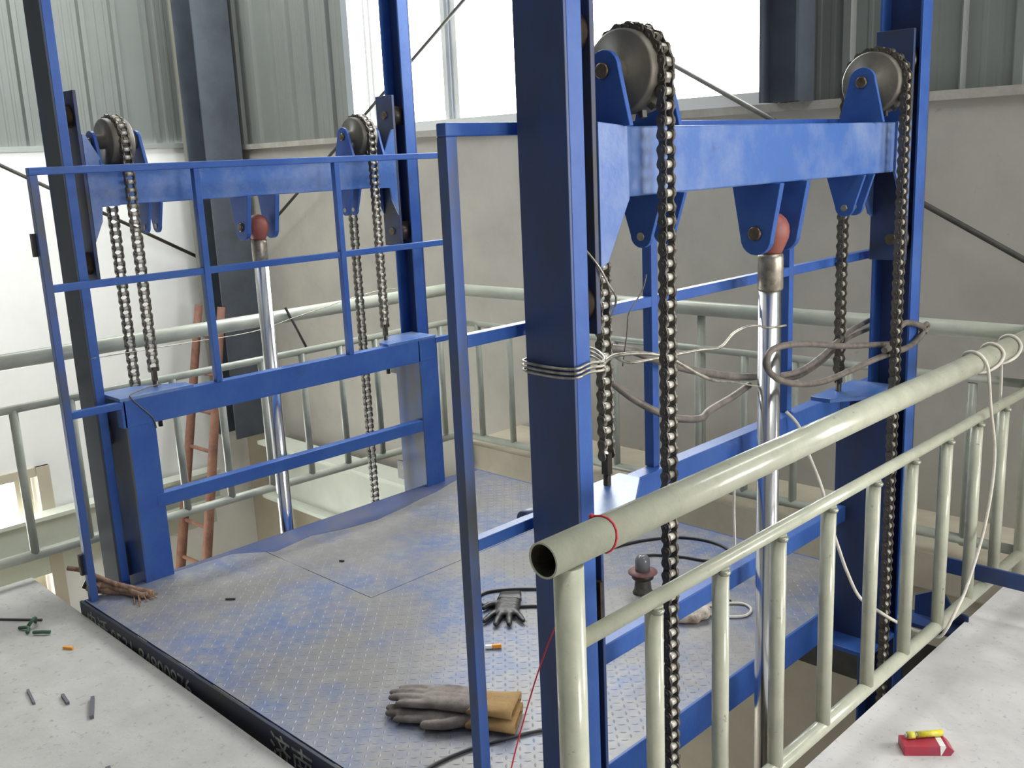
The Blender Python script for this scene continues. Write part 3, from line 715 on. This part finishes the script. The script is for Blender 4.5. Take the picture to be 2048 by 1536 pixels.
rope_obj('cable_loop', [(-1.54, 2.70, 0.995), (-1.54, 2.844, 0.985), (-1.55, 3.008, 1.002), (-1.565, 3.147, 1.03), (-1.57, 3.257, 1.045), (-1.575, 3.42, 1.05)], 0.008, CABLE, 'lower cable strand running behind the ram to the right post', 'cable', 10)
rope_obj('cable_loop', [(-1.36, 3.05, 1.050), (-1.372, 3.12, 1.045), (-1.378, 3.203, 1.023), (-1.38, 3.301, 1.024), (-1.378, 3.37, 1.045), (-1.375, 3.385, 1.07), (-1.375, 3.33, 1.092), (-1.375, 3.24, 1.110), (-1.37, 3.16, 1.102)], 0.010, CABLE, 'loop of cable tied on the flange of the far right post', 'cable', 10)
rope_obj('cable_loop', [(-1.378, 3.37, 1.066), (-1.376, 3.41, 1.082), (-1.376, 3.425, 1.068), (-1.378, 3.405, 1.052)], 0.008, CABLE, 'small twisted cable end beside the far right post', 'cable', 10)
# white flex
rope_obj('white_flex', [(-1.54, 2.76, 0.885), (-1.50, 2.77, 0.84), (-1.46, 2.76, 0.76), (-1.42, 2.77, 0.66), (-1.38, 2.76, 0.55), (-1.35, 2.76, 0.47), (-1.32, 2.76, 0.40), (-1.30, 2.81, 0.305), (-1.29, 2.94, 0.21), (-1.28, 3.06, 0.13), (-1.265, 3.16, 0.07), (-1.23, 3.19, 0.058), (-1.19, 3.18, 0.062), (-1.165, 3.175, 0.10), (-1.155, 3.21, 0.145), (-1.155, 3.288, 0.19), (-1.155, 3.365, 0.27), (-1.155, 3.44, 0.375), (-1.155, 3.489, 0.504), (-1.157, 3.502, 0.645), (-1.16, 3.449, 0.80), (-1.155, 3.40, 0.91), (-1.155, 3.375, 0.965), (-1.172, 3.365, 0.998), (-1.20, 3.365, 1.0095), (-1.23, 3.375, 0.998), (-1.242, 3.40, 0.965), (-1.228, 3.43, 0.934), (-1.195, 3.46, 0.9245), (-1.165, 3.50, 0.942), (-1.157, 3.53, 0.975), (-1.175, 3.535, 1.001), (-1.205, 3.535, 1.0095), (-1.235, 3.55, 0.992), (-1.242, 3.57, 0.96), (-1.228, 3.60, 0.932), (-1.195, 3.63, 0.9245), (-1.165, 3.67, 0.942), (-1.157, 3.70, 0.975), (-1.178, 3.71, 1.003), (-1.21, 3.715, 1.009), (-1.24, 3.73, 0.985), (-1.238, 3.75, 0.93), (-1.232, 3.75, 0.80), (-1.232, 3.75, 0.60), (-1.232, 3.745, 0.35), (-1.232, 3.74, 0.17)], 0.0055, WCORD, 'white flex wound round the far end of the cream railing', 'cord', 8, 6)
rope_obj('white_flex', [(-1.62, 2.60, 0.385), (-1.62, 2.595, 0.50), (-1.62, 2.59, 0.62), (-1.615, 2.59, 0.755)], 0.004, WCORD, 'short white cord hanging below the right carriage rail', 'cord', 6)
# red string
rs = []
for i in range(17):
    a = 2*math.pi*i/16; rs.append((-1.2+0.038*math.cos(a), 1.437+0.004*math.sin(2*a), 0.967+0.038*math.sin(a)))
rg = thing('red_string', (-1.2, 1.437, 0.93), 'red string knotted round the near end of the cream railing', 'string')
MB().tube(rs[:-1], 0.0022, 6, closed=True).build('loop', REDS, rg)
MB().lathe([(0.003, -0.005), (0.007, 0), (0.003, 0.005)], (-1.222, 1.434, 1.0), 'Z', 8).build('knot', REDS, rg)
MB().tube(smooth([(-1.236, 1.437, 0.95), (-1.25, 1.40, 0.85), (-1.28, 1.33, 0.70), (-1.31, 1.26, 0.48), (-1.33, 1.21, 0.25), (-1.34, 1.18, 0.004)], 5), 0.0016, 5).build('loose_end', REDS, rg)
# dark cables on the deck
zc_ = PZ+0.006
rope_obj('dark_cable', [(-2.62, 2.80, zc_), (-2.62, 2.95, zc_), (-2.56, 3.12, zc_), (-2.50, 3.28, zc_), (-2.40, 3.40, zc_), (-2.27, 3.44, zc_), (-2.16, 3.41, zc_), (-2.12, 3.34, zc_), (-2.16, 3.26, zc_), (-2.26, 3.23, zc_), (-2.36, 3.18, zc_), (-2.40, 3.14, zc_)], 0.006, DARKC, 'dark cable curling on the deck behind the warning lamp', 'cable', 8)
rope_obj('dark_cable', [(-2.52, 2.62, zc_), (-2.60, 2.55, zc_), (-2.655, 2.47, zc_), (-2.63, 2.40, zc_), (-2.56, 2.39, zc_), (-2.48, 2.45, zc_), (-2.40, 2.52, zc_), (-2.33, 2.56, zc_)], 0.006, DARKC, 'small loop of dark cable above the black glove', 'cable', 8)
rope_obj('dark_cable', [(-1.95, 1.50, zc_), (-1.95, 1.60, zc_), (-1.93, 1.70, zc_), (-1.89, 1.80, zc_), (-1.84, 1.90, zc_), (-1.76, 1.99, zc_)], 0.005, DARKC, 'dark cable on the deck by the tan glove cuffs', 'cable', 8)
rope_obj('white_flex', [(-1.95, 2.86, zc_), (-1.90, 2.95, zc_), (-1.84, 3.00, zc_), (-1.79, 2.98, zc_), (-1.78, 2.92, zc_), (-1.83, 2.87, zc_), (-1.90, 2.84, zc_)], 0.005, WCORD, 'small loop of white flex on the deck behind the rail', 'cord', 8)
# warning lamp
lp = thing('warning_lamp', (-2.19, 2.86, PZ), 'small domed warning lamp with reddish flange standing on the deck', 'lamp')
MB().lathe([(0.036, 0), (0.040, 0.004), (0.034, 0.012), (0.030, 0.05), (0.032, 0.058)], (-2.19, 2.86, PZ), 'Z', 24).build('base', GREYB, lp)
MB().lathe([(0.037, 0.058), (0.042, 0.062), (0.042, 0.076), (0.038, 0.080)], (-2.19, 2.86, PZ), 'Z', 24).build('collar', GREASE, lp)
MB().lathe([(0.050, 0.080), (0.056, 0.083), (0.056, 0.087), (0.030, 0.092)], (-2.19, 2.86, PZ), 'Z', 28).build('flange', RUST, lp)
MB().lathe([(0.029, 0.090), (0.029, 0.125), (0.027, 0.138), (0.021, 0.149), (0.010, 0.155)], (-2.19, 2.86, PZ), 'Z', 24).build('dome', DOME, lp)

# gloves ----------------------------------------------------------
def remeshed(name, mb, m, vox, parent=None, iters=6):
    me = mb.mesh(name, m)
    o = bpy.data.objects.new(name, me); C.objects.link(o)
    r = o.modifiers.new('r', 'REMESH'); r.mode = 'VOXEL'; r.voxel_size = vox; r.use_smooth_shade = True
    s = o.modifiers.new('s', 'SMOOTH'); s.iterations = iters; s.factor = 0.5
    bpy.context.view_layer.update()
    me2 = bpy.data.meshes.new_from_object(o.evaluated_get(bpy.context.evaluated_depsgraph_get()))
    me2.name = name
    o.modifiers.clear(); o.data = me2
    if parent is not None: o.parent = parent
    return o
def capsule(mb, pts, rs, n=12, flat=1.0):
    b = len(mb.v)
    P = [Vector(p) for p in pts]
    d0 = (P[0]-P[1]).normalized(); d1 = (P[-1]-P[-2]).normalized()
    P2 = [P[0]+d0*rs[0]*0.8] + [P[0]+d0*rs[0]*0.45] + P + [P[-1]+d1*rs[-1]*0.45] + [P[-1]+d1*rs[-1]*0.8]
    R2 = [rs[0]*0.35, rs[0]*0.8] + list(rs) + [rs[-1]*0.8, rs[-1]*0.35]
    mb.tube(P2, R2, n)
    if flat != 1.0:
        zc = sum(v.z for v in P)/len(P)
        for i in range(b, len(mb.v)):
            x, y, z = mb.v[i]; mb.v[i] = (x, y, zc+(z-zc)*flat)
def glove(name, label, loc, rotz, fingers, thumb, palm, cuff, m, mc, vox=0.0045, tilt=0.0, group=None):
    # local frame: fingers point to -X, cuff to +X, lies flat, z=0 on the ground
    root = thing(name, loc, label, 'glove', group); root.rotation_euler = (tilt, 0, rotz)
    mb = MB()
    for pts, rs in palm: capsule(mb, pts, rs, 14, 0.55)
    for pts, rs in fingers: capsule(mb, pts, rs, 12, 0.85)
    for pts, rs in thumb: capsule(mb, pts, rs, 12, 0.9)
    remeshed('hand', mb, m, vox, root)
    if cuff:
        x0, x1, w0, w1, h = cuff
        mb = MB(); n = 28; L = []
        for i, (x, w, hh, sh) in enumerate(((x0, w0, h*0.8, 0), (x0+0.012, w0*1.02, h, 0), ((x0+x1)/2, (w0+w1)/2, h, 0), (x1, w1, h*1.05, 0), (x1+0.001, w1-0.004, h*1.05-0.004, 0), ((x0+x1)/2, (w0+w1)/2-0.004, h-0.004, 0))):
            for k in range(n):
                th = 2*math.pi*k/n
                c, s_ = math.cos(th), math.sin(th)
                e = 0.45
                mb.v.append((x, w*math.copysign(abs(c)**e, c), 0.004+hh+hh*math.copysign(abs(s_)**0.8, s_)+0.002*math.sin(3*th+x*60)))
        for i in range(5):
            for k in range(n):
                j = (k+1) % n; mb.f.append((i*n+k, i*n+j, (i+1)*n+j, (i+1)*n+k)); mb.sm.append(True)
        mb.f.append(tuple(range(n))); mb.sm.append(False)
        mb.f.append(tuple(5*n+k for k in range(n))); mb.sm.append(False)
        mb.build('cuff', mc, root).matrix_parent_inverse = Matrix()
    return root
h1 = 0.020
palmA = [([(-0.055, 0.028, h1), (0.075, 0.030, h1)], (0.032, 0.034)), ([(-0.055, -0.020, h1), (0.075, -0.024, h1)], (0.030, 0.034)), ([(-0.05, 0.0, h1), (0.07, 0.0, h1)], (0.032, 0.032))]
fingA = [([(-0.05, 0.045, h1), (-0.115, 0.047, h1-0.001), (-0.165, 0.046, h1-0.005)], (0.0165, 0.0155, 0.012)),
         ([(-0.05, 0.017, h1), (-0.13, 0.018, h1), (-0.185, 0.017, h1-0.004)], (0.0165, 0.0155, 0.012)),
         ([(-0.05, -0.011, h1), (-0.125, -0.012, h1), (-0.178, -0.013, h1-0.004)], (0.0165, 0.0155, 0.012)),
         ([(-0.05, -0.037, h1), (-0.105, -0.040, h1-0.002), (-0.145, -0.042, h1-0.005)], (0.0155, 0.0145, 0.011))]
thA = [([(0.055, -0.045, h1+0.004), (0.01, -0.068, h1+0.004), (-0.05, -0.070, h1)], (0.020, 0.018, 0.014))]
GL = R(33.5)
glove('work_glove', 'grey suede work glove with tan cuff lying underneath its pair', (-2.105, 1.765, PZ+0.0015), GL, fingA, thA, palmA, (0.075, 0.225, 0.062, 0.076, 0.016), LEATH, TAN, group=None)
glove('work_glove', 'grey suede work glove with tan cuff lying on top of its pair', (-2.115, 1.785, PZ+0.036), GL-R(3), fingA, [([(0.055, 0.045, h1+0.002), (0.01, 0.056, h1+0.002), (-0.05, 0.056, h1)], (0.018, 0.016, 0.013))], palmA, (0.075, 0.215, 0.058, 0.068, 0.015), LEATH, TAN)
h2 = 0.014
palmB = [([(-0.03, 0.022, h2), (0.07, 0.020, h2)], (0.026, 0.026)), ([(-0.03, -0.022, h2), (0.07, -0.020, h2)], (0.026, 0.026)), ([(-0.03, 0, h2), (0.07, 0, h2)], (0.026, 0.026))]
fingB = [([(-0.03, 0.042, h2), (-0.075, 0.062, h2), (-0.100, 0.074, h2-0.003)], (0.013, 0.0125, 0.010)),
         ([(-0.03, 0.016, h2), (-0.09, 0.024, h2+0.003), (-0.125, 0.028, h2-0.003)], (0.013, 0.013, 0.0105)),
         ([(-0.03, -0.012, h2), (-0.09, -0.018, h2+0.003), (-0.122, -0.022, h2-0.003)], (0.013, 0.013, 0.0105)),
         ([(-0.03, -0.038, h2), (-0.07, -0.058, h2), (-0.095, -0.072, h2-0.003)], (0.012, 0.012, 0.009))]
thB = [([(0.05, 0.035, h2), (0.03, 0.075, h2), (0.005, 0.092, h2-0.002)], (0.014, 0.013, 0.010))]
glove('rubber_glove', 'crumpled black glove lying on the deck between the two posts', (-2.475, 2.405, PZ+0.0015), R(128), fingB, thB, palmB, (0.065, 0.125, 0.046, 0.042, 0.012), BLKG, BLKG)

# soiled rag with a dark plug
mb = MB()
capsule(mb, [(-0.055, 0, 0.02), (0, 0.008, 0.028), (0.06, 0.0, 0.022)], (0.022, 0.030, 0.024), 12)
capsule(mb, [(-0.05, -0.02, 0.016), (0.03, -0.028, 0.016)], (0.018, 0.018), 12)
capsule(mb, [(0.02, 0.02, 0.018), (0.07, 0.032, 0.02)], (0.02, 0.02), 12)
o = remeshed('soiled_rag', mb, RAG, 0.006, None, 4); o.location = (-1.925, 2.775, PZ+0.0015); o.rotation_euler = (0, 0, R(40))
tag(o, 'crumpled soiled white rag on the deck behind the railing', 'rag')
pl = thing('black_plug', (-1.955, 2.90, PZ), 'small black plug beside the soiled rag', 'plug')
MB().lathe([(0.018, 0), (0.020, 0.01), (0.020, 0.03), (0.012, 0.042)], (-1.955, 2.90, PZ+0.0012), 'Z', 18).build('plug_body', BLACK, pl)
MB().tube(smooth([(-1.955, 2.90, PZ+0.04), (-1.94, 2.93, PZ+0.055), (-1.91, 2.97, PZ+0.03), (-1.88, 2.99, PZ+0.006)], 5), 0.004, 8).build('lead', BLACK, pl)
# orange and white scrap near the black glove
sc_ = thing('plastic_scrap', (-2.315, 2.17, PZ), 'tiny orange and white scrap on the deck below the black glove', 'scrap')
MB().bar((-2.335, 2.155, PZ+0.008), (-2.318, 2.172, PZ+0.008), 0.012, 0.012).build('white_end', WHITEC, sc_, 0.002)
MB().bar((-2.318, 2.172, PZ+0.008), (-2.295, 2.195, PZ+0.010), 0.013, 0.013).build('orange_body', ORNG, sc_, 0.002)
# rope bundle at the platform's left corner
rp = thing('rope_bundle', (-3.80, 1.50, PZ), 'frayed brown rope bundle on the platform corner by the left post', 'rope')
for k in range(5):
    dy = random.uniform(-0.012, 0.012); dz = 0.016+0.009*k
    MB().tube(smooth([(-3.93+0.02*k, 1.455+dy, PZ+dz*0.7+0.01), (-3.86, 1.49+dy, PZ+dz), (-3.79, 1.535-dy, PZ+dz*0.8), (-3.73, 1.575+dy*2, PZ+dz*0.5), (-3.69, 1.605+dy*3, PZ+0.014)], 5), 0.012, 8).build('strand', ROPE, rp)
MB().tube(smooth([(-3.80, 1.52, PZ+0.05), (-3.86, 1.48, PZ+0.075), (-3.93, 1.435, PZ+0.105), (-3.97, 1.40, PZ+0.115)], 5), 0.010, 8).build('loose_strand', ROPE, rp)
MB().tube(smooth([(-3.955, 1.445, PZ+0.015), (-3.95, 1.47, PZ+0.05), (-3.90, 1.485, PZ+0.055), (-3.88, 1.46, PZ+0.02)], 5), 0.009, 8).build('dark_loop', GREASE, rp)
for k in range(14):
    a = random.uniform(-0.5, 0.9); x0, y0 = -3.74+random.uniform(-0.02, 0.02), 1.565+random.uniform(-0.02, 0.02); l = random.uniform(0.05, 0.11)
    MB().tube([(x0, y0, PZ+0.015+random.random()*0.015), (x0+l*math.cos(a), y0+l*math.sin(a), PZ+0.004)], 0.0022, 5).build('frayed_end', ROPE, rp)

# left landing scraps
def stick(p, q, r, m, label, cat='scrap', z=0.0, n=6, name='metal_scrap'):
    return tag(MB().bar((p[0], p[1], z+r), (q[0], q[1], z+r), 2*r, 2*r).build(name, m), label, cat)
ASH = mat('dull_scrap_steel', (0.10, 0.10, 0.12), 0.6)
stick((-3.40, 1.01), (-3.29, 0.99), 0.004, ASH, 'thin steel scrap nearest the left edge of the landing', name='steel_scrap')
stick((-3.27, 1.075), (-3.20, 1.065), 0.005, ASH, 'short dark steel scrap between two longer ones on the landing', name='steel_scrap')
stick((-3.17, 1.135), (-3.05, 1.08), 0.006, ASH, 'longest dark steel scrap on the left landing', name='steel_scrap')
stick((-2.73, 0.99), (-2.65, 0.97), 0.007, ASH, 'stubby dark scrap low on the left landing', name='steel_scrap')
stick((-4.10, 1.13), (-3.93, 1.26), 0.004, DARKC, 'thin black rod at the left edge of the landing', 'rod', name='thin_rod')
g = thing('wire_scrap', (-3.87, 1.19, 0), 'tangle of dark green wire scraps on the landing', 'scrap')
for pts in ([(-3.93, 1.235, 0.005), (-3.91, 1.23, 0.03), (-3.895, 1.21, 0.028), (-3.90, 1.195, 0.008)], [(-3.92, 1.17, 0.008), (-3.88, 1.19, 0.014), (-3.85, 1.175, 0.008)], [(-3.83, 1.19, 0.010), (-3.80, 1.215, 0.012), (-3.78, 1.235, 0.010)]):
    MB().tube(smooth(pts, 4), 0.007, 6).build('wire_piece', GREENW, g)
stick((-3.62, 1.22), (-3.585, 1.24), 0.005, ORNG, 'small orange chip beside the platform lip', name='plastic_chip')
for i, (x, y, a, l, lab) in enumerate(((-3.02, 2.72, 0.9, 0.035, 'dark metal chip near the middle of the deck'), (-3.38, 2.30, 0.5, 0.022, 'dark metal chip beside the deck seam'), (-2.70, 2.82, 0.3, 0.035, 'dark metal chip behind the slim guard post'), (-3.42, 1.78, 0.7, 0.04, 'dark metal chip on the left part of the deck'), (-2.45, 2.73, -0.2, 0.04, 'dark metal chip above the black glove'))):
    stick((x, y), (x+l*math.cos(a), y+l*math.sin(a)), 0.003, DARKC, lab, z=PZ+0.0012, name='metal_chip')
# right landing: card pack with lighter, blue bar
pk = thing('card_pack', (-1.0, 2.60, 0), 'red card pack lying on the pale floor at lower right', 'pack')
pk.rotation_euler = (0, 0, R(40))
MB().box(-0.062, 0.040, -0.030, 0.030, 0, 0.030).build('box', PACK, pk, 0.002).matrix_parent_inverse = Matrix()
MB().prism([(0.040, 0.0), (0.066, 0.0), (0.076, 0.015), (0.060, 0.030), (0.052, 0.029)], 'Y', -0.030, 0.030).build('lid', PACK, pk, 0.001).matrix_parent_inverse = Matrix()
MB().prism([(0.036, 0.0303), (0.052, 0.0303), (0.046, 0.024)], 'Y', -0.029, 0.029).build('foil_liner', WHITEC, pk).matrix_parent_inverse = Matrix()
MB().prism([(0.0385, 0.002), (0.0405, 0.002), (0.053, 0.029), (0.036, 0.029)], 'Y', -0.0308, -0.0302).build('paper_edge', WHITEC, pk).matrix_parent_inverse = Matrix()
lt = thing('cigarette_lighter', (-1.005, 2.615, 0.030), 'yellow lighter lying on top of the red card pack', 'lighter')
lt.rotation_euler = (0, 0, R(48))
for nm, x0, x1, r, mm in (('body', -0.022, 0.052, 0.0095, YEL), ('wheel_guard', -0.030, -0.022, 0.0085, COLLAR), ('cap', -0.050, -0.030, 0.0105, YEL), ('valve', -0.056, -0.050, 0.006, ALU)):
    MB().cyl((x0, 0, 0.0115), (x1, 0, 0.0115), r, 16).build(nm, mm, lt).matrix_parent_inverse = Matrix()
bb = thing('flat_bar', (-1.36, 3.57, 0.12), 'blue steel flat bar poking through the railing above the floor', 'bar')
MB().bar((-1.37, 3.575, 0.155), (-0.60, 3.62, 0.135), 0.012, 0.060).build('bar', BLUEP, bb, 0.002)
tag(MB().box(-0.66, -0.54, 3.55, 3.68, 0, 0.104).build('timber_block', LADDER), 'timber block propping the end of the blue flat bar', 'block')
# ladder leaning against the rear wall in the void at left
ld = thing('bamboo_ladder', (-7.23, 3.17, LOW), 'red-brown pole ladder leaning behind the left railing', 'ladder')
def lerp(a, b, t): return tuple(a[i]+(b[i]-a[i])*t for i in range(3))
L0, L1 = (-7.44, 3.16, LOW), (-7.565, 4.0, 0.64)
M0, M1 = (-7.02, 3.18, LOW), (-7.24, 4.02, 0.64)
for a, b in ((L0, L1), (M0, M1)):
    MB().tube([lerp(a, b, t/12) for t in range(13)], [0.048-0.0014*t for t in range(13)], 12).build('pole', LADDER, ld)
for t in [0.08+0.078*i for i in range(12)]:
    MB().cyl(lerp(L0, L1, t), lerp(M0, M1, t), 0.016, 8).build('rung', LADDER, ld)
# bracing rods on the walls, nail rod, thin stretched wire
def rod(p, q, r, m, label, name='bracing_rod', cat='rod'): return tag(MB().cyl(p, q, r, 8).build(name, m), label, cat)
rod((-4.30, 4.40, 2.84), (-7.20, 4.40, 1.16), 0.011, DARKB, 'thin bracing rod slanting across the rear window, upper left')
rod((-3.45, 4.40, 2.30), (-0.60, 4.40, 0.78), 0.013, DARKB, 'dark bracing rod slanting down to the right on the rear wall')
rod((-7.80, 2.0, 2.20), (-7.80, 4.3, 0.93), 0.014, DARKB, 'bracing rod slanting across the white left wall')
rod((-4.36, 2.775, 1.012), (-4.365, 2.88, 0.792), 0.007, DARKB, 'short dark steel rod leaning on the left railing', 'steel_rod')
rope_obj('thin_wire', [(-3.95, 1.60, 0.995), (-4.05, 2.0, 0.975), (-4.15, 2.45, 0.955), (-4.2, 2.75, 0.985), (-4.3, 3.3, 1.03), (-4.40, 3.75, 1.0)], 0.002, WIRE, 'thin wire stretched from the left post to the far railing', 'wire', 5)
rope_obj('thin_wire', [(-3.925, 1.865, 0.842), (-3.88, 1.80, 0.852), (-3.84, 1.70, 0.846), (-3.824, 1.685, 0.835), (-3.8245, 1.72, 0.79), (-3.8245, 1.765, 0.735), (-3.8245, 1.775, 0.69)], 0.0028, THINW, 'dull wire draped over the near corner of the left carriage frame', 'wire', 5)
